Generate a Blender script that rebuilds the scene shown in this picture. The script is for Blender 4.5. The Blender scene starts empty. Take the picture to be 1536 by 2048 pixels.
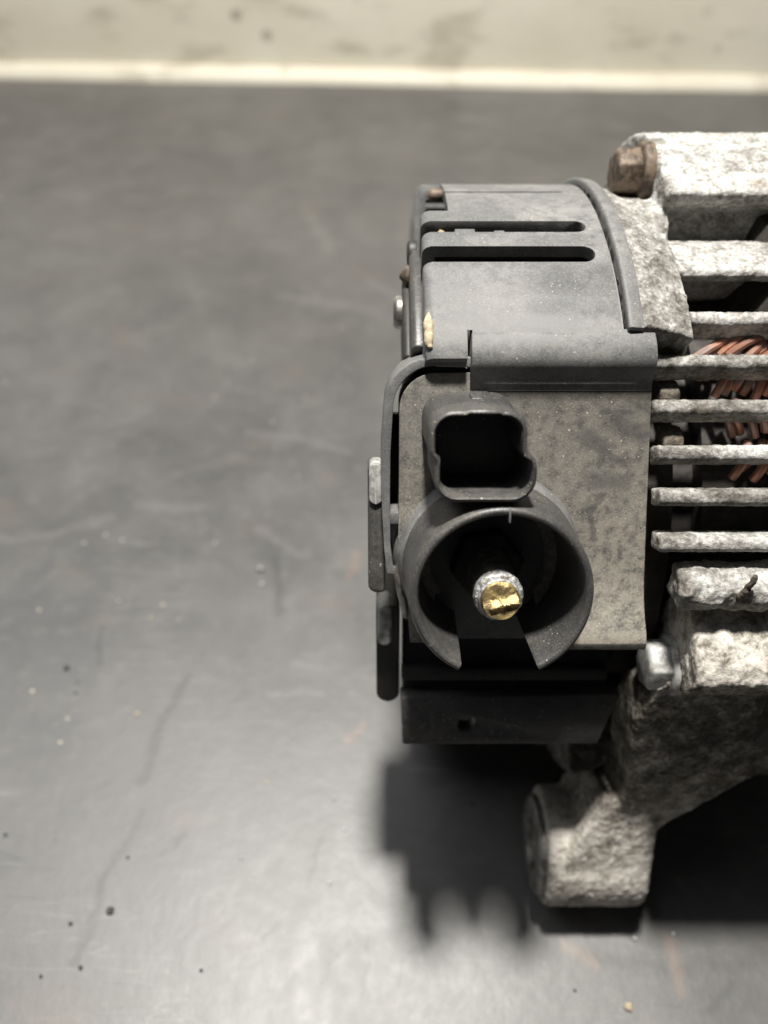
import bpy, bmesh, math, random
from mathutils import Vector, Matrix, noise as mnoise
from math import sin, cos, pi, radians, hypot, atan2, degrees

scn = bpy.context.scene
COL = scn.collection
random.seed(7)
MM = 0.001

# ------------------------------------------------------------------ camera
cam_d = bpy.data.cameras.new('camera')
cam = bpy.data.objects.new('camera', cam_d)
COL.objects.link(cam)
cam.location = (0, 0, 0.2177)
cam.rotation_euler = (radians(43), 0, 0)
cam_d.sensor_fit = 'VERTICAL'
cam_d.sensor_height = 24
cam_d.lens = 24 * 1597 / 2048
cam_d.clip_start = 0.005
cam_d.clip_end = 20
cam_d.dof.use_dof = True
cam_d.dof.focus_distance = 0.139
cam_d.dof.aperture_fstop = 7.0
scn.camera = cam

# ------------------------------------------------------------------ light
w = bpy.data.worlds.new('World')
scn.world = w
w.use_nodes = True
w.node_tree.nodes['Background'].inputs[0].default_value = (0.9, 0.93, 1.0, 1)
w.node_tree.nodes['Background'].inputs[1].default_value = 0.035
ld = bpy.data.lights.new('work_lamp', 'POINT')
ld.energy = 34.0
ld.color = (1.0, 0.965, 0.90)
ld.shadow_soft_size = 0.03
lamp = bpy.data.objects.new('work_lamp', ld)
COL.objects.link(lamp)
lamp.location = (0.0, 0.183, 0.69)

# broad, weak fill light, unseen, added at the left for the mat's sheen
fd = bpy.data.lights.new('sheen_fill', 'AREA')
fd.shape = 'RECTANGLE'
fd.size, fd.size_y = 0.75, 0.95
fd.energy = 4.0
fd.color = (0.97, 0.985, 1.0)
fill = bpy.data.objects.new('sheen_fill', fd)
COL.objects.link(fill)
fill.location = (-0.46, 0.43, 0.95)
fill.rotation_euler = (Vector((0.0, 0.15, 0.0)) - Vector(fill.location)).to_track_quat('-Z', 'Y').to_euler()

scn.view_settings.view_transform = 'Standard'
scn.view_settings.look = 'None'
scn.view_settings.exposure = 0.0
scn.view_settings.gamma = 1.0
scn.render.engine = 'CYCLES'
scn.cycles.use_denoising = True
scn.cycles.max_bounces = 6


# ------------------------------------------------------------------ materials
class NT:
    """small wrapper for building node trees"""
    def __init__(self, name):
        self.m = bpy.data.materials.new(name)
        self.m.use_nodes = True
        self.t = self.m.node_tree
        self.b = self.t.nodes['Principled BSDF']
        self.tc = self.t.nodes.new('ShaderNodeTexCoord')
        self.obj = self.tc.outputs['Object']

    def put(self, sock, val):
        if hasattr(val, 'is_output'):
            self.t.links.new(val, sock)
        elif val is not None:
            if sock.type == 'RGBA' and len(val) == 3:
                val = (*val, 1)
            sock.default_value = val

    def node(self, kind, out=0, ins=None, **kw):
        n = self.t.nodes.new(kind)
        for k, v in kw.items():
            setattr(n, k, v)
        for k, v in (ins or {}).items():
            self.put(n.inputs[k], v)
        return n.outputs[out]

    def math(self, op, a, b=None, c=None, clamp=False):
        ins = {0: a}
        if b is not None: ins[1] = b
        if c is not None: ins[2] = c
        return self.node('ShaderNodeMath', 0, ins, operation=op, use_clamp=clamp)

    def vmath(self, op, a, b=None, out=0, scale=None):
        ins = {0: a}
        if b is not None: ins[1] = b
        if scale is not None: ins['Scale'] = scale
        return self.node('ShaderNodeVectorMath', out, ins, operation=op)

    def noise(self, scale, detail=4, rough=0.55, vec=None, dist=0.0, out=0):
        return self.node('ShaderNodeTexNoise', out, {'Vector': vec if vec is not None else self.obj, 'Scale': scale,
                         'Detail': detail, 'Roughness': rough, 'Distortion': dist})

    def voro(self, scale, vec=None, rnd=1.0, out=0, feature='F1'):
        return self.node('ShaderNodeTexVoronoi', out, {'Vector': vec if vec is not None else self.obj, 'Scale': scale,
                         'Randomness': rnd}, feature=feature)

    def step(self, v, a, b, lo=0.0, hi=1.0):
        return self.node('ShaderNodeMapRange', 0, {0: v, 1: a, 2: b, 3: lo, 4: hi}, interpolation_type='SMOOTHSTEP')

    def mix(self, f, a, b, mode='MIX'):
        n = self.t.nodes.new('ShaderNodeMix')
        n.data_type = 'RGBA'
        n.blend_type = mode
        self.put(n.inputs[0], f)
        self.put(n.inputs[6], a)
        self.put(n.inputs[7], b)
        return n.outputs[2]

    def ramp(self, f, stops):
        n = self.t.nodes.new('ShaderNodeValToRGB')
        e = n.color_ramp.elements
        while len(e) < len(stops): e.new(0.5)
        for i, (p, c) in enumerate(stops):
            e[i].position = p
            e[i].color = (*c, 1) if len(c) == 3 else c
        self.put(n.inputs[0], f)
        return n.outputs[0]

    def bump(self, h, dist, strength=1.0, normal=None):
        return self.node('ShaderNodeBump', 0, {'Height': h, 'Distance': dist, 'Strength': strength, 'Normal': normal})

    def scaled(self, v):
        return self.node('ShaderNodeMapping', 0, {'Vector': self.obj, 'Scale': v})

    def flat(self, wob=0.0, wscale=300):
        """object coordinates with z removed, edges wobbled"""
        p = self.obj
        if wob:
            nz = self.noise(wscale, 2, out=1)
            nz = self.vmath('SUBTRACT', nz, (0.5, 0.5, 0.5))
            p = self.vmath('ADD', p, self.vmath('SCALE', nz, scale=wob))
        return self.vmath('MULTIPLY', p, (1, 1, 0))

    def seg(self, p, a, b, r0, r1):
        """mask of a worn streak from a to b (2-D, metres), 1 inside r0 and 0 past r1"""
        a = Vector((a[0], a[1], 0)); b = Vector((b[0], b[1], 0))
        ba = b - a
        pa = self.vmath('SUBTRACT', p, tuple(a))
        h = self.math('MULTIPLY', self.vmath('DOT_PRODUCT', pa, tuple(ba), out=1), 1 / max(ba.length_squared, 1e-12), clamp=True)
        d = self.vmath('LENGTH', self.vmath('SUBTRACT', pa, self.vmath('SCALE', tuple(ba), scale=h)), out=1)
        return self.step(d, r0, r1, 1.0, 0.0)

    def done(self, col, rough, metal=0.0, normal=None, spec=0.5, coat=0.0):
        self.put(self.b.inputs['Base Color'], col)
        self.put(self.b.inputs['Roughness'], rough)
        self.put(self.b.inputs['Metallic'], metal)
        self.put(self.b.inputs['Specular IOR Level'], spec)
        if coat:
            self.put(self.b.inputs['Coat Weight'], coat)
        if normal is not None:
            self.put(self.b.inputs['Normal'], normal)
        return self.m


# alternator frame: x along its axis, v up the picture, n out of the terminal face (mm from the axis)
PITCH, STUD = 47.0, math.degrees(math.asin(0.274))
TH = radians(90 - (PITCH - STUD))
ZC = 74.5
YC = 143.2
OFFV, OFFN = ZC * sin(TH), ZC * cos(TH)
def loc(x, v, n):
    return Vector((x * MM, (v + OFFV) * MM, (n + OFFN) * MM))
def lv(x, v):
    return (x * MM, (v + OFFV) * MM)

F = 1597.0
def ground(px, py, z=0.0):
    """point of the table under a pixel of the photograph"""
    a, b = (px - 768) / F, (1024 - py) / F
    p = radians(PITCH)
    d = Vector((a, cos(p) + b * sin(p), -sin(p) + b * cos(p)))
    t = (0.2177 - z) / -d.z
    return (d.x * t, d.y * t)


def mat_plastic(name, base, dust, dust_amt, rough=0.42, speck=0.5, marks=False, spec=0.5, patch=0.32, gritty=0.45):
    k = NT(name)
    n1 = k.noise(60, 5, 0.6)
    n2 = k.noise(420, 4, 0.65)
    n3 = k.noise(2600, 3, 0.6)
    dm = k.math('MULTIPLY', k.step(n1, patch, 0.68), k.step(n2, 0.26, 0.62))
    dm = k.math('ADD', k.math('MULTIPLY', dm, 1.2 - gritty), k.math('MULTIPLY', k.step(n3, 0.42, 0.72), gritty))
    if marks:
        sx = k.t.nodes.new('ShaderNodeSeparateXYZ'); k.t.links.new(k.obj, sx.inputs[0])
        dm = k.math('MULTIPLY', dm, k.step(sx.outputs[1], (32 + OFFV) * MM, (-10 + OFFV) * MM, 0.62, 1.2))
    dm = k.math('MULTIPLY', dm, dust_amt, clamp=True)
    col = k.mix(dm, base, dust)
    # fine grit, pale and dark
    sp = k.math('MULTIPLY', k.step(k.voro(900), 0.16, 0.10), k.step(k.noise(150, 3), 0.48, 0.62))
    col = k.mix(k.math('MULTIPLY', sp, speck), col, (0.46, 0.41, 0.31))
    sp2 = k.math('MULTIPLY', k.step(k.voro(430), 0.10, 0.05), k.step(k.noise(90, 3), 0.50, 0.6))
    col = k.mix(k.math('MULTIPLY', sp2, speck), col, (0.55, 0.52, 0.45))
    sp3 = k.step(k.voro(380, vec=k.scaled((1.1, 0.9, 1.3))), 0.09, 0.05)
    col = k.mix(k.math('MULTIPLY', sp3, speck * 0.6), col, (0.02, 0.018, 0.015))
    # hairline scratches
    sc = k.noise(40, 2, 0.5, vec=k.scaled((9, 1.2, 1.2)), dist=1.5)
    scm = k.math('MULTIPLY', k.step(k.math('ABSOLUTE', k.math('SUBTRACT', sc, 0.5)), 0.006, 0.0), k.step(n1, 0.5, 0.7))
    col = k.mix(k.math('MULTIPLY', scm, 0.25), col, (0.35, 0.34, 0.32))
    if marks:
        p = k.flat(0.0016, 500)
        clean = None
        for a, b, r0, r1 in [((36.2, 22.6), (38.6, 21.0), .7, 2.2), ((38.6, 20.5), (43.0, 17.6), .35, 1.1), ((39.5, 19.0), (38.5, 17.2), .2, .6),
                             ((38.5, 27.0), (44.0, 27.0), .2, .8), ((39.5, 11.8), (37.4, 8.6), .3, .9), ((37.4, 8.6), (38.8, 3.6), .35, .8),
                             ((41.5, 25), (45.5, 23), .3, 3.0), ((43.6, 2), (43.5, .8), .25, .6), ((38, 14.5), (43, 14), .2, 2.6)]:
            s = k.seg(p, lv(*a), lv(*b), r0 * MM, r1 * MM)
            clean = s if clean is None else k.math('MAXIMUM', clean, s)
        col = k.mix(k.math('MULTIPLY', clean, 0.62), col, base)
    rg = k.math('ADD', k.math('MULTIPLY', dm, 0.35), rough, clamp=True)
    h = k.math('ADD', k.math('MULTIPLY', n3, 0.5), k.math('ADD', k.math('MULTIPLY', n2, 0.6), k.math('MULTIPLY', sp, 0.6)))
    return k.done(col, rg, normal=k.bump(h, 0.00012, 0.55), spec=spec)


def mat_cast(name, white=0.5, tint=(1, 1, 1), bump=0.0005, bloom=(), con=1.25):
    """oxidised cast aluminium: grey metal skin, brown dirt and powdery white bloom"""
    k = NT(name)
    big = k.noise(60, 4, 0.6)
    mid = k.noise(300, 5, 0.65, dist=0.4)
    fine = k.noise(1300, 4, 0.7)
    f = k.math('ADD', k.math('MULTIPLY', big, 0.40), k.math('MULTIPLY', mid, 0.60))
    f = k.math('ADD', k.math('MULTIPLY', k.math('SUBTRACT', f, 0.5), con), white)
    if bloom:                            # paler zones: powdery bloom; the bracket's arm between them carries its shade
        sx = k.t.nodes.new('ShaderNodeSeparateXYZ'); k.t.links.new(k.obj, sx.inputs[0])
        wob = k.math('MULTIPLY', k.math('SUBTRACT', mid, 0.5), 0.012)
        for ax, a, b, amt in bloom:
            c = k.math('ADD', sx.outputs[ax], wob)
            f = k.math('ADD', f, k.math('MULTIPLY', k.step(c, a, b), amt))
    f = k.math('ADD', f, k.math('MULTIPLY', k.math('SUBTRACT', fine, 0.5), 0.65))
    T = lambda c: tuple(c[i] * tint[i] for i in range(3))
    col = k.ramp(f, [(0.20, T((0.045, 0.04, 0.034))), (0.36, T((0.12, 0.112, 0.098))), (0.49, T((0.235, 0.226, 0.208))),
                     (0.60, T((0.40, 0.392, 0.372))), (0.76, T((0.62, 0.617, 0.605)))])
    br = k.step(k.noise(180, 3), 0.60, 0.72)
    col = k.mix(k.math('MULTIPLY', br, 0.35), col, (0.26, 0.19, 0.12))
    cl = k.voro(620, feature='SMOOTH_F1')
    h = k.math('ADD', k.math('MULTIPLY', mid, 1.0), k.math('ADD', k.math('MULTIPLY', fine, 0.5), k.math('MULTIPLY', cl, -0.5)))
    return k.done(col, 0.72, metal=0.0, normal=k.bump(h, bump, 0.8), spec=0.4)


def mat_metal(name, a, b, rough, scale=300, metal=0.85, bump=0.0001, thr=(0.42, 0.6)):
    k = NT(name)
    n = k.noise(scale, 5, 0.65)
    f = k.noise(scale * 6, 3, 0.6)
    col = k.mix(k.step(n, *thr), a, b)
    rg = k.math('ADD', k.math('MULTIPLY', f, 0.3), rough - 0.12)
    return k.done(col, rg, metal, k.bump(k.math('ADD', n, k.math('MULTIPLY', f, 0.5)), bump, 0.7))


M = {}
M['cover'] = mat_plastic('cover_plastic', (0.105, 0.106, 0.108), (0.30, 0.293, 0.28), 0.65, 0.52, 0.7, spec=0.4)
M['plate'] = mat_plastic('dusty_plastic', (0.085, 0.083, 0.080), (0.32, 0.296, 0.25), 1.05, 0.55, 0.9, marks=True, spec=0.4, patch=0.05, gritty=0.45)
M['hood'] = mat_plastic('hood_plastic', (0.042, 0.043, 0.045), (0.22, 0.20, 0.17), 0.42, 0.36, 0.8, gritty=0.6)
M['black'] = mat_plastic('inner_plastic', (0.022, 0.022, 0.022), (0.12, 0.11, 0.095), 0.35, 0.5, 0.2)
M['cast'] = mat_cast('oxidised_aluminium', 0.445, bloom=((0, 0.052, 0.059, 0.13),), con=1.2)
M['cast_rib'] = mat_cast('rib_aluminium', 0.465, bump=0.0004)
M['cast_white'] = mat_cast('bloomed_aluminium', 0.60)
M['bracket'] = mat_cast('bracket_aluminium', 0.40, (1.0, 0.95, 0.88), bloom=((1, (-27 + OFFV) * MM, (-20 + OFFV) * MM, 0.25), (1, (-57 + OFFV) * MM, (-68 + OFFV) * MM, 0.31)), con=2.0)  # arm between the pale ends: dirt plus its shade, put into the colour
M['cast_dirty'] = mat_cast('dirty_aluminium', 0.36, (0.8, 0.74, 0.66))
M['steel'] = mat_metal('dull_steel', (0.46, 0.45, 0.43), (0.24, 0.22, 0.2), 0.45)
M['rust'] = mat_metal('rusty_steel', (0.17, 0.125, 0.09), (0.06, 0.045, 0.033), 0.6, 420, 0.15)
M['brass'] = mat_metal('broken_brass', (0.44, 0.33, 0.15), (0.22, 0.165, 0.085), 0.46, 500, 0.75, 0.0002)
M['stud'] = mat_metal('oxidised_stud', (0.62, 0.62, 0.62), (0.30, 0.28, 0.25), 0.5, 800, 0.7, 0.0003)
M['thread'] = mat_metal('dark_thread', (0.34, 0.33, 0.31), (0.20, 0.185, 0.17), 0.45, 500, 0.5)
M['copper'] = mat_metal('enamelled_copper', (0.55, 0.25, 0.17), (0.36, 0.27, 0.235), 0.36, 260, 0.3, thr=(0.40, 0.60))
_k = M['copper'].node_tree
_p = _k.nodes['Principled BSDF']
_src = _p.inputs['Base Color'].links[0].from_socket
_oi = _k.nodes.new('ShaderNodeObjectInfo')
_mx = _k.nodes.new('ShaderNodeMix'); _mx.data_type = 'RGBA'
_mr = _k.nodes.new('ShaderNodeMapRange'); _mr.inputs[3].default_value = -0.1; _mr.inputs[4].default_value = 0.6
_k.links.new(_oi.outputs['Random'], _mr.inputs[0]); _k.links.new(_mr.outputs[0], _mx.inputs[0])
_k.links.new(_src, _mx.inputs[6]); _mx.inputs[7].default_value = (0.10, 0.075, 0.062, 1)
_k.links.new(_mx.outputs[2], _p.inputs['Base Color'])
M['washer'] = mat_metal('copper_terminal', (0.50, 0.24, 0.10), (0.30, 0.15, 0.07), 0.45, 300, 0.7)
M['pale_grey'] = mat_metal('zinc_and_clip_light', (0.48, 0.48, 0.465), (0.27, 0.265, 0.25), 0.5, 500, 0.2)  # grey of the lower bolt; on the clips it paints their lit tops
M['core'] = mat_metal('dark_core', (0.06, 0.055, 0.05), (0.035, 0.03, 0.028), 0.6, 300, 0.3)
M['clay'] = mat_metal('dried_mud', (0.52, 0.44, 0.31), (0.38, 0.31, 0.21), 0.85, 900, 0.0, 0.0004)


def mat_mat():
    k = NT('scuffed_grey_mat')
    big = k.noise(9, 4, 0.6)
    mid = k.noise(38, 5, 0.6, dist=0.6)
    fin = k.noise(240, 4, 0.6)
    col = k.mix(k.step(big, 0.35, 0.65), (0.070, 0.069, 0.068), (0.100, 0.098, 0.095))
    col = k.mix(k.math('MULTIPLY', k.step(mid, 0.44, 0.72), 0.36), col, (0.150, 0.146, 0.140))
    col = k.mix(k.math('MULTIPLY', k.step(mid, 0.46, 0.28), 0.45), col, (0.055, 0.055, 0.056))
    col = k.mix(k.math('MULTIPLY', k.step(fin, 0.5, 0.75), 0.25), col, (0.17, 0.167, 0.16))
    # random fine scratches in several directions
    for i, ang in enumerate((25, -40, 75, 8)):
        mp = k.node('ShaderNodeMapping', 0, {'Vector': k.obj, 'Rotation': (0, 0, radians(ang)), 'Location': (i * 3.1, i, 0), 'Scale': (2.2, 26, 1)})
        s = k.noise(5.5, 3, 0.5, vec=mp, dist=0.8)
        m = k.math('MULTIPLY', k.step(k.math('ABSOLUTE', k.math('SUBTRACT', s, 0.52)), 0.012, 0.0), k.step(k.noise(14 + i * 3, 2), 0.52, 0.66))
        light = i % 2 == 0
        col = k.mix(k.math('MULTIPLY', m, 0.30 if light else 0.40), col, (0.26, 0.25, 0.24) if light else (0.035, 0.034, 0.033))
    for i, ang in enumerate((55, -20, -65)):
        mp = k.node('ShaderNodeMapping', 0, {'Vector': k.obj, 'Rotation': (0, 0, radians(ang)), 'Location': (i * 1.7, i * 2.3, 0), 'Scale': (10, 90, 1)})
        s = k.noise(6, 4, 0.6, vec=mp, dist=0.5)
        m = k.math('MULTIPLY', k.step(s, 0.60, 0.72), k.step(k.noise(22 + i * 5, 3), 0.46, 0.66))
        col = k.mix(k.math('MULTIPLY', m, 0.30), col, (0.045, 0.043, 0.042) if i == 1 else (0.20, 0.195, 0.185))
    # brownish stains and specks of dirt
    col = k.mix(k.math('MULTIPLY', k.step(k.noise(30, 3, vec=k.scaled((1.0, 1.4, 1))), 0.58, 0.72), 0.30), col, (0.135, 0.108, 0.08))
    v = k.voro(150)
    rnd = k.voro(150, out=1)
    sep = k.node('ShaderNodeSeparateColor', 0, {0: rnd})
    sp = k.math('MULTIPLY', k.step(v, 0.11, 0.05), k.math('GREATER_THAN', sep, 0.90))
    col = k.mix(k.math('MULTIPLY', sp, 0.8), col, (0.50, 0.44, 0.36))
    v2 = k.voro(95, vec=k.scaled((1.3, 0.9, 1)))
    rnd2 = k.node('ShaderNodeSeparateColor', 1, {0: k.voro(95, vec=k.scaled((1.3, 0.9, 1)), out=1)})
    sp2 = k.math('MULTIPLY', k.step(v2, 0.13, 0.06), k.math('GREATER_THAN', rnd2, 0.88))
    col = k.mix(k.math('MULTIPLY', sp2, 0.75), col, (0.045, 0.04, 0.035))
    # streaks and smears with a shape of their own
    p = k.flat(0.006, 110)
    G = ground
    dark = [((385, 1362), (330, 1440), .6, 2.2), ((330, 1440), (290, 1570), .8, 2.2), ((290, 1640), (215, 1760), .3, 1.3), ((215, 1760), (165, 1930), .3, 1.4),
            ((205, 1270), (200, 1340), .3, 1.4), ((555, 1120), (560, 1230), .6, 2.2), ((375, 1680), (330, 1710), .3, 1.1), ((640, 1690), (615, 1780), .3, 1.0),
            ((1180, 1915), (1330, 1935), .6, 2.4), ((1330, 1935), (1536, 1915), .8, 3.0), ((1420, 2015), (1470, 1960), .4, 1.6), ((780, 1990), (830, 1900), .3, 1.2),
            ((560, 1850), (520, 1900), .3, 1.0), ((700, 1890), (640, 1960), .3, 1.0), ((735, 1880), (725, 2000), .2, .8)]
    lite = [((520, 1062), (612, 1116), .8, 2.2), ((0, 1083), (90, 1078), .8, 3.0), ((90, 1078), (220, 1040), .8, 3.0), ((280, 1010), (400, 1020), .6, 3.0),
            ((500, 865), (620, 880), .7, 3.0), ((620, 880), (700, 905), .6, 2.4), ((740, 560), (810, 600), 1.0, 4.0), ((930, 232), (985, 245), 2.0, 6.0),
            ((540, 1395), (640, 1392), .4, 1.6), ((590, 1330), (640, 1340), .5, 1.8), ((620, 430), (660, 500), 1.0, 5.0), ((560, 590), (760, 620), .8, 4.0)]
    tan = [((1130, 1890), (1190, 1925), .6, 1.8), ((700, 1150), (715, 1110), .6, 1.6), ((700, 1480), (725, 1450), .5, 1.5), ((1345, 1880), (1360, 1970), .4, 2.0)]
    for lst, c, amt in ((dark, (0.035, 0.034, 0.033), 0.5), (lite, (0.26, 0.25, 0.24), 0.15), (tan, (0.32, 0.20, 0.12), 0.22)):
        acc = None
        for a, b, r0, r1 in lst:
            s = k.seg(p, G(*a), G(*b), r0 * 0.4 * MM, r1 * 1.25 * MM)
            acc = s if acc is None else k.math('MAXIMUM', acc, s)
        col = k.mix(k.math('MULTIPLY', acc, amt), col, c)
    rg = k.math('ADD', 0.355, k.math('ADD', k.math('MULTIPLY', mid, 0.16), k.math('MULTIPLY', fin, 0.10)))
    h = k.math('ADD', k.math('MULTIPLY', mid, 0.3), k.math('ADD', k.math('MULTIPLY', fin, 0.9), k.math('MULTIPLY', sp, 0.3)))
    return k.done(col, rg, normal=k.bump(h, 0.00022, 0.45), spec=0.9)


def mat_cream():
    k = NT('cream_paint')
    big = k.noise(8, 4, 0.6)
    mid = k.noise(26, 4, 0.6, vec=k.scaled((0.6, 1, 1.4)))
    fin = k.noise(120, 4)
    col = k.mix(k.step(big, 0.35, 0.65), (0.69, 0.645, 0.53), (0.75, 0.71, 0.60))
    col = k.mix(k.math('MULTIPLY', k.step(mid, 0.52, 0.68), 0.6), col, (0.40, 0.36, 0.28))
    col = k.mix(k.math('MULTIPLY', k.step(fin, 0.60, 0.75), 0.3), col, (0.45, 0.42, 0.34))
    sp = k.math('MULTIPLY', k.step(k.voro(38), 0.22, 0.08), k.step(k.noise(11, 2), 0.52, 0.62))
    col = k.mix(k.math('MULTIPLY', sp, 0.55), col, (0.16, 0.13, 0.10))
    return k.done(col, 0.5, normal=k.bump(k.math('ADD', mid, fin), 0.0006, 0.4))


M['mat'] = mat_mat()
M['cream'] = mat_cream()


# ------------------------------------------------------------------ mesh helpers
def prism_x(prof, x0, x1, taper=None):
    """closed (v, n) outline extruded along the axis"""
    n = len(prof)
    vs = [loc(x0, v, m) for v, m in prof] + [loc(x1, v, m) for v, m in prof]
    fs = [tuple(range(n))[::-1], tuple(range(n, 2 * n))] + [(i, (i + 1) % n, n + (i + 1) % n, n + i) for i in range(n)]
    return vs, fs

def loft_n(rings, cap=(True, True)):
    """rings: list of (outline[(x, v)], n)"""
    k = len(rings[0][0])
    vs, fs = [], []
    for o, n in rings:
        vs += [loc(x, v, n if not callable(n) else n(x, v)) for x, v in o]
    for r in range(len(rings) - 1):
        for i in range(k):
            j = (i + 1) % k
            fs.append((r * k + i, r * k + j, (r + 1) * k + j, (r + 1) * k + i))
    if cap[0]: fs.append(tuple(range(k))[::-1])
    if cap[1]: fs.append(tuple(range((len(rings) - 1) * k, len(rings) * k)))
    return vs, fs

def lathe(cen, prof, a0=0, a1=360, seg=64, axis='n'):
    """closed profile [(r, t)] turned about an axis along n (cen = x, v) or along x (cen = v, n)"""
    full = abs(a1 - a0) >= 360
    na = seg if full else seg + 1
    k = len(prof)
    vs, fs = [], []
    for i in range(na):
        a = radians(a0 + (a1 - a0) * i / seg)
        for r, t in prof:
            if axis == 'n': vs.append(loc(cen[0] + r * cos(a), cen[1] + r * sin(a), t))
            else: vs.append(loc(t, cen[0] + r * sin(a), cen[1] + r * cos(a)))
    for i in range(seg):
        i2 = (i + 1) % na
        for j in range(k):
            j2 = (j + 1) % k
            fs.append((i * k + j, i * k + j2, i2 * k + j2, i2 * k + j))
    if not full:
        fs.append(tuple(range(k))[::-1]); fs.append(tuple((na - 1) * k + j for j in range(k)))
    return vs, fs

def disc(cen, prof, seg=48, axis='x', a_off=0):
    """solid of revolution: open profile [(r, t)], ends capped"""
    k = len(prof)
    vs, fs = [], []
    for r, t in prof:
        for i in range(seg):
            a = 2 * pi * i / seg + radians(a_off)
            if axis == 'n': vs.append(loc(cen[0] + r * cos(a), cen[1] + r * sin(a), t))
            else: vs.append(loc(t, cen[0] + r * sin(a), cen[1] + r * cos(a)))
    for j in range(k - 1):
        for i in range(seg):
            i2 = (i + 1) % seg
            fs.append((j * seg + i, j * seg + i2, (j + 1) * seg + i2, (j + 1) * seg + i))
    fs.append(tuple(range(seg))[::-1]); fs.append(tuple((k - 1) * seg + i for i in range(seg)))
    return vs, fs

def box(x0, x1, v0, v1, n0, n1):
    return loft_n([([(x0, v0), (x1, v0), (x1, v1), (x0, v1)], n0), ([(x0, v0), (x1, v0), (x1, v1), (x0, v1)], n1)])

def tube(pts, r, seg=10, closed=False, conv=loc):
    P = [conv(*p) for p in pts]
    vs, fs = [], []
    prev = None
    for i, p in enumerate(P):
        t = (P[min(i + 1, len(P) - 1)] - P[max(i - 1, 0)]).normalized()
        up = prev if prev is not None else (Vector((0, 0, 1)) if abs(t.z) < 0.9 else Vector((1, 0, 0)))
        s = t.cross(up).normalized(); up = s.cross(t).normalized(); prev = up
        rr = (r[i] if isinstance(r, (list, tuple)) else r) * MM
        for j in range(seg):
            a = 2 * pi * j / seg
            vs.append(p + (s * cos(a) + up * sin(a)) * rr)
    for i in range(len(P) - 1):
        for j in range(seg):
            fs.append((i * seg + j, i * seg + (j + 1) % seg, (i + 1) * seg + (j + 1) % seg, (i + 1) * seg + j))
    fs.append(tuple(range(seg))[::-1]); fs.append(tuple((len(P) - 1) * seg + j for j in range(seg)))
    return vs, fs

def join(*gs):
    vs, fs = [], []
    for g in gs:
        o = len(vs)
        vs += g[0]; fs += [tuple(i + o for i in f) for f in g[1]]
    return vs, fs

def mesh_of(name, geo):
    me = bpy.data.meshes.new(name)
    me.from_pydata([tuple(v) for v in geo[0]], [], geo[1])
    bm = bmesh.new(); bm.from_mesh(me)
    bmesh.ops.recalc_face_normals(bm, faces=bm.faces)
    bm.to_mesh(me); bm.free()
    return me

def bake(ob):
    dg = bpy.context.evaluated_depsgraph_get()
    me = bpy.data.meshes.new_from_object(ob.evaluated_get(dg))
    old = ob.data
    ob.modifiers.clear()
    ob.data = me
    bpy.data.meshes.remove(old)

def smooth(me, ang):
    bm = bmesh.new(); bm.from_mesh(me)
    lim = radians(ang)
    for f in bm.faces: f.smooth = True
    for e in bm.edges:
        e.smooth = len(e.link_faces) == 2 and e.calc_face_angle(0) < lim
    bm.to_mesh(me); bm.free()

def part(name, geo, mat, parent, bevel=0.0, bseg=2, ang=40, cut=(), vox=0.0, amp=0.0, scale=250, soften=0, fine=0.0, seed=0.0, clump=0.0, union=()):
    me = mesh_of(name, geo)
    ob = bpy.data.objects.new(name, me)
    COL.objects.link(ob)
    tmp = []
    for op, lst in (('UNION', union), ('DIFFERENCE', cut)):
        for g in lst:
            c = bpy.data.objects.new('cutter', mesh_of('cutter', g)); COL.objects.link(c); tmp.append(c)
            m = ob.modifiers.new('b', 'BOOLEAN'); m.operation = op; m.object = c; m.solver = 'EXACT'
    if bevel:
        m = ob.modifiers.new('bv', 'BEVEL'); m.width = bevel * MM; m.segments = bseg; m.limit_method = 'ANGLE'; m.angle_limit = radians(28)
    if vox:
        m = ob.modifiers.new('vx', 'REMESH'); m.mode = 'VOXEL'; m.voxel_size = vox * MM
        if soften:
            m = ob.modifiers.new('sm', 'SMOOTH'); m.iterations = soften; m.factor = 0.5
    if ob.modifiers: bake(ob)
    for c in tmp:
        d = c.data; bpy.data.objects.remove(c); bpy.data.meshes.remove(d)
    me = ob.data
    me.name = name
    if vox and (amp or fine):
        nr = [v.normal.copy() for v in me.vertices]
        o = Vector((seed * 3.7, seed * 1.3, seed))
        for v, nn in zip(me.vertices, nr):
            d = 0.0
            if amp: d += amp * mnoise.fractal(v.co * scale + o, 0.8, 2.2, 4)
            if fine: d += fine * mnoise.noise(v.co * scale * 5 + o)
            if clump:
                c = mnoise.noise(v.co * scale * 1.8 + o * 2)
                d += clump * max(0.0, c - 0.05) * (0.6 + mnoise.noise(v.co * 1500))
            v.co += nn * (d * MM)
    smooth(me, 180 if vox else ang)
    me.materials.clear()
    me.materials.append(M[mat])
    if parent is not None: ob.parent = parent
    return ob

def arc(cx, cy, r, a0, a1, k):
    return [(cx + r * cos(radians(a0 + (a1 - a0) * i / k)), cy + r * sin(radians(a0 + (a1 - a0) * i / k))) for i in range(k + 1)]

def rrect(x0, x1, v0, v1, r, k=6):
    if not isinstance(r, (list, tuple)): r = [r] * 4
    return (arc(x1 - r[0], v1 - r[0], r[0], 0, 90, k) + arc(x0 + r[1], v1 - r[1], r[1], 90, 180, k) +
            arc(x0 + r[2], v0 + r[2], r[2], 180, 270, k) + arc(x1 - r[3], v0 + r[3], r[3], 270, 360, k))

def pol(r, a):
    return (r * sin(radians(a)), r * cos(radians(a)))

def tag(o, label, cat, group=None, kind=None):
    if label: o['label'] = label
    if cat: o['category'] = cat
    if group: o['group'] = group
    if kind: o['kind'] = kind


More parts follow.
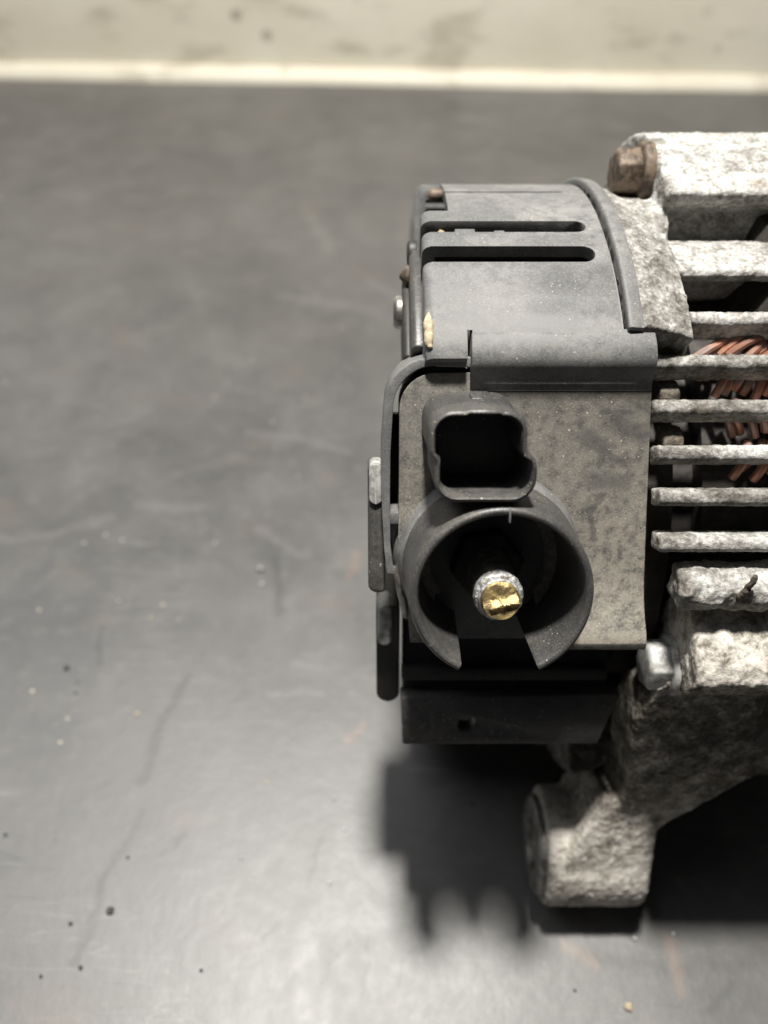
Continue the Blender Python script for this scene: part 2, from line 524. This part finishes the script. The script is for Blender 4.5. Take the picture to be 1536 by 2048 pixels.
# ------------------------------------------------------------------ the bench: mat and painted board behind it
def plain(name, vs, fs, mat, bevel=0):
    me = bpy.data.meshes.new(name); me.from_pydata(vs, [], fs)
    bm = bmesh.new(); bm.from_mesh(me); bmesh.ops.recalc_face_normals(bm, faces=bm.faces); bm.to_mesh(me); bm.free()
    ob = bpy.data.objects.new(name, me); COL.objects.link(ob)
    if bevel:
        m = ob.modifiers.new('bv', 'BEVEL'); m.width = bevel; m.segments = 3; m.limit_method = 'ANGLE'
        bake(ob); smooth(ob.data, 40)
    ob.data.materials.clear(); ob.data.materials.append(M[mat])
    return ob

def mat_z(x, y):
    """the sheet lies a little wavy: it rises towards the left in front of the alternator"""
    q = min(1.0, max(0.0, (0.26 - y) / 0.14)); q = q * q * (3 - 2 * q)
    xx = max(-0.14, min(0.06, x))
    return q * 0.0022 * (1.0 - sin(2 * pi * (xx + 0.04) / 0.4)) + 0.0006 * mnoise.noise(Vector((x * 9, y * 9, 5.0))) - 0.0006
gl, gr = Vector(ground(0, 157)), Vector(ground(1536, 184))
dr = (gr - gl).normalized()
nn_ = Vector((-dr.y, dr.x))
def edge(t, back=0.0, wob=0.0):
    q = gl + dr * t + nn_ * back
    return (q.x, q.y + wob)
# rubber sheet with a slightly wavy far edge
vs, fs = [], []
NX, NYY = 110, 70
for j in range(NYY + 1):
    for i in range(NX + 1):
        t = -0.45 + 1.6 * i / NX
        ex, ey = edge(t, 0.0, 0.0025 * mnoise.noise(Vector((t * 14, 3.1, 0))))
        y = -0.35 + (ey + 0.35) * j / NYY
        z = mat_z(ex, y)
        vs.append((ex, y, z))
for j in range(NYY):
    for i in range(NX):
        a = j * (NX + 1) + i
        fs.append((a, a + 1, a + NX + 2, a + NX + 1))
mt = plain('rubber_mat', vs, fs, 'mat')
for p in mt.data.polygons: p.use_smooth = True
mt['kind'] = 'structure'
tag(mt, 'scuffed grey rubber bench mat', 'mat')

def bar(t0, t1, b0, b1, z0, z1, name, mat, bevel):
    c = [edge(t0, b0), edge(t1, b0), edge(t1, b1), edge(t0, b1)]
    return plain(name, [(*q, z0) for q in c] + [(*q, z1) for q in c],
                 [(0, 1, 2, 3), (4, 5, 6, 7), (0, 1, 5, 4), (1, 2, 6, 5), (2, 3, 7, 6), (3, 0, 4, 7)], mat, bevel)
wb = bar(-0.45, 1.15, 0.010, 0.030, -0.02, 0.26, 'wall', 'cream', 0.002)
tag(wb, 'stained cream painted board standing behind the mat', 'wall', kind='structure')
# thin rounded bead along the foot of the board
prof = [(0.0105, -0.004), (0.0005, -0.004), (0.0005, -0.0002), (0.0018, 0.0034), (0.0036, 0.0066), (0.0075, 0.0086), (0.0105, 0.0092)]
vs, fs = [], []
K = 48
for i in range(K + 1):
    t = -0.45 + 1.6 * i / K
    for b, z in prof:
        q = edge(t, b + 0.0012 * mnoise.noise(Vector((t * 11, 7, 0))))
        vs.append((*q, z * (1 - 0.25 * (i / K)) + 0.0008 * mnoise.noise(Vector((t * 16, z * 40, 2)))))
k = len(prof)
for i in range(K):
    for j in range(k):
        fs.append((i * k + j, i * k + (j + 1) % k, (i + 1) * k + (j + 1) % k, (i + 1) * k + j))
bd = plain('wall_foot_bead', vs, fs, 'cream')
smooth(bd.data, 50)
bd.parent = wb


# ------------------------------------------------------------------ the alternator
alt = bpy.data.objects.new('alternator', None)
COL.objects.link(alt)
alt.location = (0, YC * MM, 0)
alt.rotation_euler = (TH, 0, 0)
alt.empty_display_size = 0.02
tag(alt, 'used car alternator with black plastic rear cover and corroded aluminium housing on grey mat', 'alternator')

R = 70.3
# --- drum of the rear cover, hollow, open to the right, slotted
def drum(r, x0, x1, a0, a1, flat_n, edge_r=0.0):
    """arc profile from a0 over the back to a1, closed by a flat front"""
    prof = []
    k = 96
    for i in range(k + 1):
        prof.append(pol(r, a0 + (a1 - a0) * i / k))
    prof += flat_n
    return prism_x(prof, x0, x1)
front_out = [(-56, 4), (-42, 14), (-30, 27), (-20, 42), (-18, 53), (30, 53), (35.4, 53.5), (35.9, 58.6), (36.6, 59.2), (38.2, 58.8)]
front_in = [(-52, 1), (-40, 10), (-28, 23), (-18, 38), (-16, 50), (28, 50), (34, 50)]
def slot(ang, half, x0, x1, r0=55, r1=76):
    """radial cut with a round right end"""
    o = [(x0, -half), (x1 - half, -half)] + [(x1 - half + half * cos(radians(q)), half * sin(radians(q))) for q in range(-75, 90, 15)] + [(x1 - half, half), (x0, half)]
    rot = radians(ang)
    vs, fs = [], []
    for r in (r0, r1):
        for x, tt in o:
            vs.append(loc(x, r * sin(rot) + tt * cos(rot), r * cos(rot) - tt * sin(rot)))
    n = len(o)
    fs = [tuple(range(n))[::-1], tuple(range(n, 2 * n))] + [(i, (i + 1) % n, n + (i + 1) % n, n + i) for i in range(n)]
    return vs, fs
def wedge(ang, half, x0, x1, r0, r1):
    return slot(ang, half, x0, x1, r0, r1)
cuts = [drum(R - 2.4, 9.4, 60, 38, 272, front_in),
        lathe((0, 0), [(40, -2), (76, -2), (76, 12.4), (40, 12.4)], 62.5, 87, 24, 'x'),
        slot(57.3, 2.0, 2, 37.8), slot(50.2, 2.2, 2, 38.2),
        slot(64.8 + 26, 2.0, 2, 37.8), slot(64.8 + 34, 2.0, 2, 37.8),
        lathe((0, 0), [(R - 1.5, 40.7), (76, 40.7), (76, 41.5), (R - 1.5, 41.5)], 36.0, 275, 90, 'x'),
        slot(71.9, 0.55, 11, 36.5, R - 0.9, 76),
        box(14.2, 15.1, 34, 41.2, 50, 70)]
def drum_blank():
    """the same outline with a rounded left end"""
    prof = [pol(R, 34.5 + (275 - 34.5) * i / 96) for i in range(97)] + front_out
    rings = [(7.0, 1.5), (7.25, 0.8), (7.8, 0.3), (8.6, 0.0), (43.5, 0.0)]
    n = len(prof)
    vs = [loc(x, v * (1 - q / R), m * (1 - q / R)) for x, q in rings for v, m in prof]
    fs = [tuple(range(n))[::-1], tuple(range(4 * n, 5 * n))]
    for r in range(4):
        fs += [(r * n + i, r * n + (i + 1) % n, (r + 1) * n + (i + 1) % n, (r + 1) * n + i) for i in range(n)]
    return vs, fs
cover = part('rear_cover', drum_blank(), 'cover', alt)
for g in cuts:
    c = bpy.data.objects.new('cutter', mesh_of('cutter', g)); COL.objects.link(c)
    c.parent = alt                      # cut in the alternator's own frame
    m = cover.modifiers.new('b', 'BOOLEAN'); m.operation = 'DIFFERENCE'; m.object = c; m.solver = 'EXACT'
    bake(cover)
    bpy.data.objects.remove(c)
bv = cover.modifiers.new('bv', 'BEVEL'); bv.width = 0.25 * MM; bv.segments = 2; bv.limit_method = 'ANGLE'; bv.angle_limit = radians(50)
bake(cover)
cover.data.name = 'rear_cover'
smooth(cover.data, 38)
cover.data.materials.clear(); cover.data.materials.append(M['cover'])

# raised lip round the open edge
part('cover_lip', lathe((0, 0), [(R - 2, 41.5), (R + 1.1, 41.5), (R + 1.4, 41.9), (R + 1.1, 44.2), (R - 2, 44.2)], 35.6, 275, 110, 'x'), 'cover', cover, bevel=0.3)
# end plate steps seen edge-on at the left
part('end_plate', lathe((0, 0), [(30, 4.9), (62, 4.9), (63, 5.6), (63, 7.2), (30, 7.2)], 37, 61.5, 40, 'x'), 'hood', cover, bevel=0.4)
part('end_ring', lathe((0, 0), [(44, 3.6), (57.5, 3.6), (58.2, 4.2), (58.2, 5.0), (44, 5.0)], 38, 60, 40, 'x'), 'black', cover, bevel=0.3)
# grey web crossing the first slot, dirt bead at the far corner
part('slot_web', lathe((0, 0), [(67.4, 13.2), (70.1, 13.2), (70.1, 17.0), (67.4, 17.0)], 55.0, 56.9, 4, 'x'), 'cover', cover, bevel=0.2)
part('slot_web', lathe((0, 0), [(67.4, 20.6), (69.7, 20.6), (69.7, 22.6), (67.4, 22.6)], 55.0, 57.0, 4, 'x'), 'cover', cover, bevel=0.2)
part('mud_fleck', disc((57.9, 36.4), [(0.4, 10.2), (0.8, 10.6), (0.5, 11.4)], 8), 'clay', cover)
part('corner_stud', disc((67.0, 14), [(0.6, 9.4), (1.4, 10), (1.5, 11.5), (1.0, 13.5)], 12), 'rust', cover, bevel=0.3)
part('dried_mud', (lambda g: g)(tube([(7.7, 44.0, 54.0), (7.6, 42.4, 55.4), (7.7, 40.6, 56.9), (7.6, 39.2, 58.0), (8.0, 38.3, 58.8)], [0.4, 0.8, 0.9, 0.75, 0.4], 10)), 'clay', cover, vox=0.3, amp=0.25, scale=600)

# bolts and knobs on the end
part('end_knob', disc((43.2, 30), [(2.6, 1.9), (3.3, 2.5), (3.4, 6.5)], 24), 'steel', cover, bevel=0.3)
part('end_screw', disc((50.2, 32), [(0.3, 3.0), (2.0, 4.4), (2.2, 5.5)], 12), 'rust', cover, bevel=0.2)
part('end_rivet', disc((54.6, 28), [(2.0, 4.6), (2.6, 5.0), (2.6, 6.5)], 20), 'black', cover, bevel=0.2)

# --- rectifier hidden in the cover, keeps the slots dark
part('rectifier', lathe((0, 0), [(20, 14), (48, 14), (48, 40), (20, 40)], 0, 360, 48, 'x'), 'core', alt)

# --- terminal plate: lit shoulder, hollow, flat, curled foot
hole = [disc((19.3, -0.4), [(11.0, 48), (11.0, 70)], 48, 'n'), box(9.5, 28.6, -30, -7, 48, 70)]
def panel_x(prof, x0, name, mat, parent, cut=()):
    xr = lambda v: 46.4 + (39 - v) * 0.05
    n = len(prof)
    vs = [loc(x0, v, m) for v, m in prof] + [loc(xr(v), v, m) for v, m in prof]
    fs = [tuple(range(n))[::-1], tuple(range(n, 2 * n))] + [(i, (i + 1) % n, n + (i + 1) % n, n + i) for i in range(n)]
    return part(name, (vs, fs), mat, parent, bevel=0.3, ang=38, cut=cut)
plate = panel_x([(30.6, 56.62), (29.5, 56.5), (20, 56.5), (8, 56.5), (-4, 56.6), (-8, 57.0), (-11.5, 58.1), (-14, 59.3), (-16, 59.7), (-17.4, 59.2), (-17.9, 58.0), (-17.4, 56.6),
                 (-13, 54.4), (0, 53), (30.6, 53)], 14.9, 'terminal_plate', 'plate', alt, cut=hole)
panel_x([(40.9, 57.3), (40.2, 57.95), (38.8, 58.75), (37.2, 59.25), (35.8, 59.2), (34.4, 58.5), (33.2, 57.5), (32.0, 56.85), (30.6, 56.64), (30.6, 53), (38, 54)], 14.9, 'plate_shoulder', 'cover', plate)

# inner panel at the left with a rounded corner, and the outer wall that frames it
pan = [(15.0, 34.0), (9.5, 33.9)] + arc(9.0, 27.6, 6.3, 92, 180, 9) + [(2.7, 14), (2.6, 4), (3.2, -3), (4.5, -9), (5.0, -17), (15.0, -17)]
part('inner_panel', loft_n([(pan, 46), (pan, 57.0)]), 'plate', plate, bevel=0.4, bseg=3, ang=42, cut=hole)
o1 = [(15.0, 36.6), (8.6, 36.4)] + arc(8.6, 28.0, 8.6, 92, 176, 10) + [(-0.6, 20), (-0.4, 10), (0.0, 2), (0.5, -3)]
o2 = [(1.9, -3), (1.2, 2), (1.05, 10), (1.15, 20)] + arc(9.0, 27.8, 7.4, 176, 92, 10) + [(9.0, 35.0), (15.0, 34.9)]
part('frame_wall', loft_n([(o1 + o2, 44), (o1 + o2, 57.3)]), 'cover', plate, bevel=0.4, bseg=3, ang=42)
part('gap_backing', box(0.2, 3.4, -3, 25, 43, 45.5), 'black', plate)  # dark backing added behind the gap to keep it black
part('gap_bridge', box(0.8, 3.2, 6.2, 8.6, 50, 56.2), 'cover', plate, bevel=0.4)
part('side_clip', loft_n([(rrect(-3.1, 0.3, -7.8, 17.3, [1.2, 1.2, 1.6, .8]), 47), (rrect(-3.0, 0.2, -7.7, 17.2, [1.2, 1.2, 1.6, .8]), 55.2)]), 'hood', plate, bevel=0.8, bseg=3)
part('clip_highlight', loft_n([(rrect(-2.9, -0.1, 9.6, 17.6, 1.2), 50), (rrect(-2.7, -0.3, 10.0, 17.5, 1.2), 55.8)]), 'pale_grey', plate, bevel=0.6, bseg=3)  # pale piece: the clip's lit top put into its own colour
part('lower_clip', loft_n([(rrect(-1.7, 3.4, -40, -12.5, [1.6, 1.6, 2.4, 2.4]), 26), (rrect(-1.6, 3.2, -37, -13, [1.6, 1.6, 2.4, 2.4]), lambda x, v: 48.5 + (v + 13) * 0.2)]), 'black', plate, bevel=0.8, bseg=3)
part('lower_clip_highlight', loft_n([(rrect(-1.5, 1.7, -22, -12.2, 1.3), 42), (rrect(-1.3, 1.5, -21.5, -12.6, 1.3), 49.2)]), 'pale_grey', plate, bevel=0.6, bseg=3)  # pale piece painting the light on the lower clip's top
part('wire_clip', tube([(1.0, -2.5, 55.5), (1.9, -2.2, 56.6), (2.6, -4.0, 56.9), (3.2, -7, 56.6), (3.9, -10.5, 55.4), (4.2, -13, 53)], 0.75, 12), 'steel', plate)

# --- regulator box under the terminal with a holed flange
part('regulator_box', prism_x([(-18, 44), (-21, 44), (-33, 45.5), (-36, 42), (-36, 30), (-18, 30)], 4.0, 47.0), 'black', alt, bevel=0.5)
fl = [(3.4, -33.0), (48.6, -32.0), (44.6, -43.6), (3.8, -43.8)]
part('regulator_flange', loft_n([(fl, 44), (fl, 49.5)]), 'hood', alt, bevel=0.5, cut=[disc((17.3, -39.2), [(1.9, 40), (1.9, 56)], 24, 'n')])
part('flange_rib', box(3.6, 46, -30.0, -27.2, 44, 48.0), 'black', alt, bevel=0.6)

# --- plug socket
def sock(dx, sc=1.0, cx=15.3, cv=22.8, g=0.0):
    """keyed rounded outline; g grows it outward"""
    q = []
    q += arc(22.1 - 3.4, 30.0 - 3.4, 3.4 + g, 0, 90, 7)
    q += [(18.2, 30.0 + g), (17.9, 30.25 + g), (13.0, 30.25 + g), (12.7, 30.0 + g)]
    q += arc(7.2 + 3.6, 30.0 - 3.6, 3.6 + g, 90, 180, 7)
    q += [(7.2 - g, 24.0), (7.2 - g, 23.2), (8.0 - g, 22.4), (8.0 - g, 21.2)]
    q += arc(8.0 + 3.4, 15.6 + 3.4, 3.4 + g, 180, 270, 7)
    q += arc(23.9 - 3.8, 15.6 + 3.8, 3.8 + g, 270, 360, 7)
    q += [(23.9 + g, 21.0), (23.6 + g, 22.3), (22.4 + g, 23.0), (22.1 + g, 23.8)]
    return q
rings_out = [(sock(0, g=0.75), 56.4), (sock(0, g=0.45), 57.4), (sock(0, g=0.3), 60.0), (sock(0, g=0.1), 74.4), (sock(0, g=-0.15), 74.9), (sock(0, g=-0.5), 75.0), (sock(0, g=-0.75), 74.7), (sock(0, g=-0.9), 71.5), (sock(0, g=-1.2), 60.0)]
so = part('plug_socket', loft_n(rings_out), 'hood', alt, ang=48)
part('latch_bump', loft_n([(rrect(14.3, 16.6, 29.9, 31.2, 0.2), 62.0), (rrect(14.5, 16.4, 29.9, 30.6, 0.2), 64.6)]), 'hood', so, bevel=0.15)

# --- hood round the terminal stud, open at the bottom
HC = (19.3, -0.4)
hp = [(12.6, 54.0), (16.9, 54.0), (16.5, 57.5), (16.1, 60.0), (15.2, 74.0), (14.95, 74.7), (14.5, 75.0), (14.0, 74.9), (13.7, 74.4), (13.45, 71.0), (13.0, 62.0)]
hood = part('terminal_hood', lathe(HC, hp, -63.0, 243.0, 120), 'hood', alt, ang=50, bevel=0.12)
part('moulding_seam', box(19.85, 20.15, 12.2, 14.6, 73.0, 75.12), 'cover', hood, bevel=0.1)
skp = [(13, 53.5), (17.6, 53.5), (16.9, 57.0), (16.3, 58.8), (15.9, 62.0), (13, 62.0)]
part('hood_skirt', lathe(HC, skp, -28, 212, 90), 'cover', hood, ang=60)
part('hood_floor', disc(HC, [(11.0, 50.5), (11.0, 52.0)], 48, 'n'), 'black', hood)

# --- stud with nut, washer and a broken brass end
SC = (19.25, -1.7)
stp = [(3.9, 50.0)]
z = 52.0
while z < 69.5:
    stp += [(3.95, z), (3.45, z + 0.6)]
    z += 1.25
stud = part('terminal_stud', disc(SC, stp + [(3.5, 69.8)], 32, 'n'), 'thread', alt, ang=30)
part('stud_collar', disc(SC, [(3.4, 69.4), (4.15, 69.8), (4.2, 71.4), (4.0, 72.0), (3.6, 72.1)], 40, 'n'), 'stud', stud, vox=0.16, amp=0.16, scale=900, soften=1)
part('stud_neck', disc(SC, [(3.3, 71.6), (3.6, 72.1), (3.58, 72.8), (3.3, 73.0)], 40, 'n'), 'stud', stud, bevel=0.1)
# fractured face: facetted ridge
vs, fs = [], []
KR, KA = 9, 36
for i in range(KR + 1):
    for j in range(KA):
        a = 2 * pi * j / KA
        r = 3.32 * i / KR
        x, v = r * cos(a), r * sin(a)
        rid = 0.9 * math.exp(-((v + 0.5 - 0.25 * x) / 0.55) ** 2) * (1 if x > -1.6 else 0.35)
        h = 73.9 + rid + 0.22 * mnoise.noise(Vector((x * 1.1, v * 1.1, 3))) + 0.10 * mnoise.noise(Vector((x * 3.2, v * 3.2, 9))) - 0.22 * v
        if i == KR: h = 72.9
        vs.append(loc(SC[0] + x, SC[1] + v, h))
for i in range(KR):
    for j in range(KA):
        j2 = (j + 1) % KA
        fs.append((i * KA + j, i * KA + j2, (i + 1) * KA + j2, (i + 1) * KA + j))
part('broken_end', (vs, fs), 'brass', stud, ang=22)
part('nut', disc(SC, [(6.6, 52.0), (7.0, 52.5), (7.0, 56.5), (6.4, 57.0)], 6, 'n', 10), 'core', stud, bevel=0.3)
part('terminal_washer', disc(SC, [(10.6, 52.1), (10.6, 52.8)], 40, 'n'), 'washer', stud, bevel=0.15)

# ------------------------------------------------------------------ cast rear housing
hs = part('rear_housing', join(
    lathe((0, 0), [(60, 43.0), (69.6, 43.0), (70.2, 44.5), (69.6, 47), (68.4, 50.2), (66.5, 54.6), (60, 55.0)], 36.5, 300, 150, 'x'),
    prism_x([(58, -22), (76, -14), (80.2, -2), (80.4, 6), (79.2, 13.5), (74.5, 22), (68.5, 29.5), (65.6, 32.0), (64.0, 30.8), (62.6, 24.0), (57.4, 23.6), (56.6, 31.0), (56.0, 34.0),
             (53.5, 38.2), (51.2, 41.4), (49.8, 41.2), (49.2, 39.0), (50, 32), (46, 28), (40, 0)], 54.6, 92),
    prism_x([(57.4, 30.0), (56.2, 33.8), (53.5, 38.2), (51.2, 41.4), (49.8, 41.2), (49.2, 39.0), (50, 32)], 50.6, 56),
    prism_x([(60, 8), (67, 8), (66.5, 18), (63, 29), (59, 31), (56, 30)], 49.5, 56)), 'cast', alt,
    bevel=0.5, vox=0.45, amp=0.12, scale=380, soften=3, fine=0.14, clump=0.45, seed=4.4)
part('housing_inner_wall', lathe((0, 0), [(44, 44.5), (53.0, 44.5), (53.0, 54.2), (44, 54.2)], -26, 60, 60, 'x'), 'core', hs, bevel=0.4)
# shell of the body behind the ribs and round the back
part('body_shell', lathe((0, 0), [(58, 52), (66, 52), (66, 92), (58, 92)], 76, 300, 120, 'x'), 'cast', alt, bevel=0.5)
part('stator_core', lathe((0, 0), [(20, 50), (47, 50), (47, 66), (66.5, 76), (70, 86), (70, 112), (20, 112)], 0, 360, 120, 'x'), 'core', alt)
part('front_housing', lathe((0, 0), [(20, 110), (72, 110), (73, 114), (68, 132), (40, 146), (20, 148)], 0, 360, 90, 'x'), 'cast', alt, bevel=1.0)

def rib(prof, x0, x1, mat='cast_rib', sd=0.0, amp=0.07, **kw):
    a = dict(vox=0.36, soften=2, fine=0.09, clump=0.32, scale=330)
    a.update(kw)
    return part('cooling_rib', prism_x(prof, x0, x1), mat, hs, bevel=0.4, amp=amp, seed=sd, **a)
def round_rib(v, x0, sd, h=1.45, rr=63.5, mat='cast_rib', x1=92):
    n0 = math.sqrt(rr * rr - v * v)
    a = atan2(v, n0)
    o = []
    for dv, dn in [(h, -0.7), (h * 0.55, 0.1), (-h * 0.55, 0.1), (-h, -0.7), (-h * 1.1, -5.2), (h * 1.1, -5.2)]:
        o.append((v + dv * cos(a) + dn * sin(a), n0 - dv * sin(a) + dn * cos(a)))
    return rib(o, x0, x1, mat, sd)
for i, (v, x0, mt_) in enumerate([(43.2, 46.0, 'cast'), (35.8, 46.9, 'cast_rib'), (28.2, 47.3, 'cast_rib'), (20.5, 47.7, 'cast'), (12.9, 48.1, 'cast_rib'), (4.6, 48.5, 'cast')]):
    round_rib(v, x0, 2.3 + i * 1.7, mat=mt_)
# little posts standing between the ribs
for v in (37.3, 29.9, 22.2):
    nq = math.sqrt(59.0 ** 2 - v * v)
    part('rib_post', prism_x([(v + 1.9, nq - 2.0), (v + 0.2, nq + 0.6), (v - 3.0, nq + 0.5), (v - 2, nq - 5), (v + 1.5, nq - 5)], 50.2, 54.0), 'cast_dirty', hs, bevel=0.6, vox=0.35, amp=0.15)

# top boss with its through bolt
bo = part('through_bolt', disc((71.0, 18.0), [(4.2, 47.3), (4.9, 47.9), (4.9, 52.6)], 6, 'x', 12), 'rust', alt, bevel=0.35)
part('bolt_flange', disc((71.0, 18.0), [(5.6, 52.4), (6.0, 52.9), (6.0, 54.8)], 32, 'x'), 'rust', bo, bevel=0.3)

# lower boss, its bolt, ridge above it
part('lower_ridge', prism_x([(-0.2, 62.5), (-1.2, 65.5), (-3.2, 66.6), (-5.6, 66.0), (-7.6, 63.8), (-6, 58), (0, 58)], 52.6, 92), 'cast', hs, bevel=0.8, vox=0.42, amp=0.5, scale=300, soften=2, clump=0.7, fine=0.15, seed=12)
b2 = part('through_bolt', disc((-22.8, 54.5), [(4.4, 50.6), (5.1, 51.2), (5.1, 55.0)], 6, 'x', 8), 'pale_grey', alt, bevel=0.35)
part('bolt_flange', disc((-22.8, 54.5), [(5.5, 54.8), (6.1, 55.3), (6.1, 57.0)], 32, 'x'), 'pale_grey', b2, bevel=0.3)
# small cast twig left on the ridge
part('casting_flash', tube([(62.2, -4.6, 65.8), (62.8, -2.6, 67.0), (63.4, -0.6, 67.8), (63.6, 0.8, 68.2)], [0.7, 0.6, 0.55, 0.4], 8), 'cast_dirty', hs, vox=0.2, amp=0.25, scale=700)

# --- arm and mounting lug
def armn(x, v): return 59.0 + (v + 24) * (19.0 / 46)
arm_o = [(54.0, -24), (51.6, -29.5), (50.8, -36), (51.4, -45), (53.0, -55), (53.0, -62), (52.0, -69), (50.0, -78), (61.8, -84), (62.4, -76), (65.5, -69.5), (71.3, -63), (77, -56), (83, -49.5), (92, -41), (102, -34), (102, -22)]
LC = (-86.0, 27.0)
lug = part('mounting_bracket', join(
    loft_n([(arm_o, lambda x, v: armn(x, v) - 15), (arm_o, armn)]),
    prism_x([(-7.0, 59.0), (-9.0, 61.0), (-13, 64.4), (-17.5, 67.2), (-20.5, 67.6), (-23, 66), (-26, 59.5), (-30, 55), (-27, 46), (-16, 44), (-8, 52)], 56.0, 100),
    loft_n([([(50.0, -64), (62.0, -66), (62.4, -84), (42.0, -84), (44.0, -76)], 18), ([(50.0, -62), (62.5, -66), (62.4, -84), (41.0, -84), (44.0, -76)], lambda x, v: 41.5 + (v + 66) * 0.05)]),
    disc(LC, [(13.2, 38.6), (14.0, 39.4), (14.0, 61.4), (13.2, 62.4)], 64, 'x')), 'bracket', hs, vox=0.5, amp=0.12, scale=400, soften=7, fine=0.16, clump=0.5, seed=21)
part('lug_bushing', lathe(LC, [(6.0, 36.8), (11.2, 36.8), (11.8, 37.4), (11.8, 40), (6.0, 40)], 0, 360, 64, 'x'), 'steel', lug, bevel=0.3)
# second ear on the far side, carries the back of the body
part('rear_foot', prism_x([(-30, -50), (-34, -62), (-39.0, -77), (-47, -77), (-56, -62), (-60, -40)], 112, 126), 'cast', hs, bevel=2)

# --- copper end windings behind the ribs
wd = part('stator_winding', lathe((0, 0), [(44, 60), (52, 60), (52, 80), (44, 80)], -45, 62, 60, 'x'), 'core', alt)
def wire(x, a, lx, la, r=54.5, k=7, rad=0.85):
    pts = []
    for i in range(k):
        t = i / (k - 1)
        aa = a + la * (t - 0.5)
        rr = r + 1.8 * sin(pi * t)
        v, nn = pol(rr, aa)
        pts.append((x + lx * (t - 0.5), v, nn))
    part('copper_wire', tube(pts, rad, 8), 'copper', wd)
for a, lean, x0 in ((41.0, 8.0, 62.5), (33.6, 2.6, 62.0), (26.2, -2.4, 62.5), (18.5, 3.4, 65.0)):
    for i in range(10):
        wire(x0 + i * 2.0 + random.uniform(-.5, .5), a + random.uniform(-.8, .8), lean + random.uniform(-.9, .9), 6.0 + random.uniform(-2, 1.2), 57.0 + random.uniform(-1.2, .7), rad=random.uniform(.75, 1.0))
for i in range(2):
    wire(59.4 + i * 1.8, 37.0, 1.0 + i, 5.0, 55.5)

# ------------------------------------------------------------------ loose bits lying on the mat
def crumb(px, py, r, mat, name, label, cat, group=None, sq=(1, 1, .7)):
    x, y = ground(px, py)
    me = bpy.data.meshes.new(name)
    bm = bmesh.new()
    bmesh.ops.create_icosphere(bm, subdivisions=2, radius=1)
    for v in bm.verts:
        d = 1 + 0.55 * mnoise.noise(v.co * 1.3 + Vector((px, py, 0)))
        v.co = Vector((v.co.x * sq[0], v.co.y * sq[1], v.co.z * sq[2])) * d * r * MM
    zmin = min(v.co.z for v in bm.verts)
    bm.to_mesh(me); bm.free()
    me.materials.append(M[mat])
    ob = bpy.data.objects.new(name, me); COL.objects.link(ob)
    ob.location = (x, y, mat_z(x, y) - zmin - 0.0001)
    ob.rotation_euler.z = random.uniform(0, 6)
    tag(ob, label, cat, group)
crumb(226, 1829, 0.95, 'core', 'dark_crumb', 'largest black crumb on the pale glare of the mat', 'crumb')
crumb(140, 1349, 0.8, 'core', 'dark_crumb', 'lone black crumb on the darker part of the mat', 'crumb')
crumb(1256, 2014, 0.9, 'clay', 'tan_crumb', 'tan grain of mud in front of the mounting lug', 'crumb')
crumb(521, 1143, 1.15, 'steel', 'metal_fleck', 'shiny metal fleck lying on the mat beside the cover', 'fleck')
G1, L1 = 'pale grit grains scattered on the mat', 'tiny pale grit grain lying on the grey mat'
for px, py, r in [(242, 1212, .5), (280, 1438, .55), (524, 1173, .5), (660, 1768, .5), (690, 1660, .45), (668, 1600, .45), (1270, 1876, .6), (1347, 1866, .45), (485, 1720, .5), (305, 1245, .4), (533, 1570, .4)]:
    crumb(px, py, r, 'clay' if r in (.55, .4) else 'stud', 'pale_grit', L1, 'grit', G1)
G2, L2 = 'dark grit grains scattered on the mat', 'tiny dark grit grain lying on the grey mat'
for px, py, r in [(168, 1942, .5), (148, 1855, .5), (20, 1680, .45), (260, 1722, .4), (158, 1398, .4), (1150, 1980, .35), (90, 1960, .4), (405, 1945, .4)]:
    crumb(px, py, r, 'core', 'dark_grit', L2, 'grit', G2)
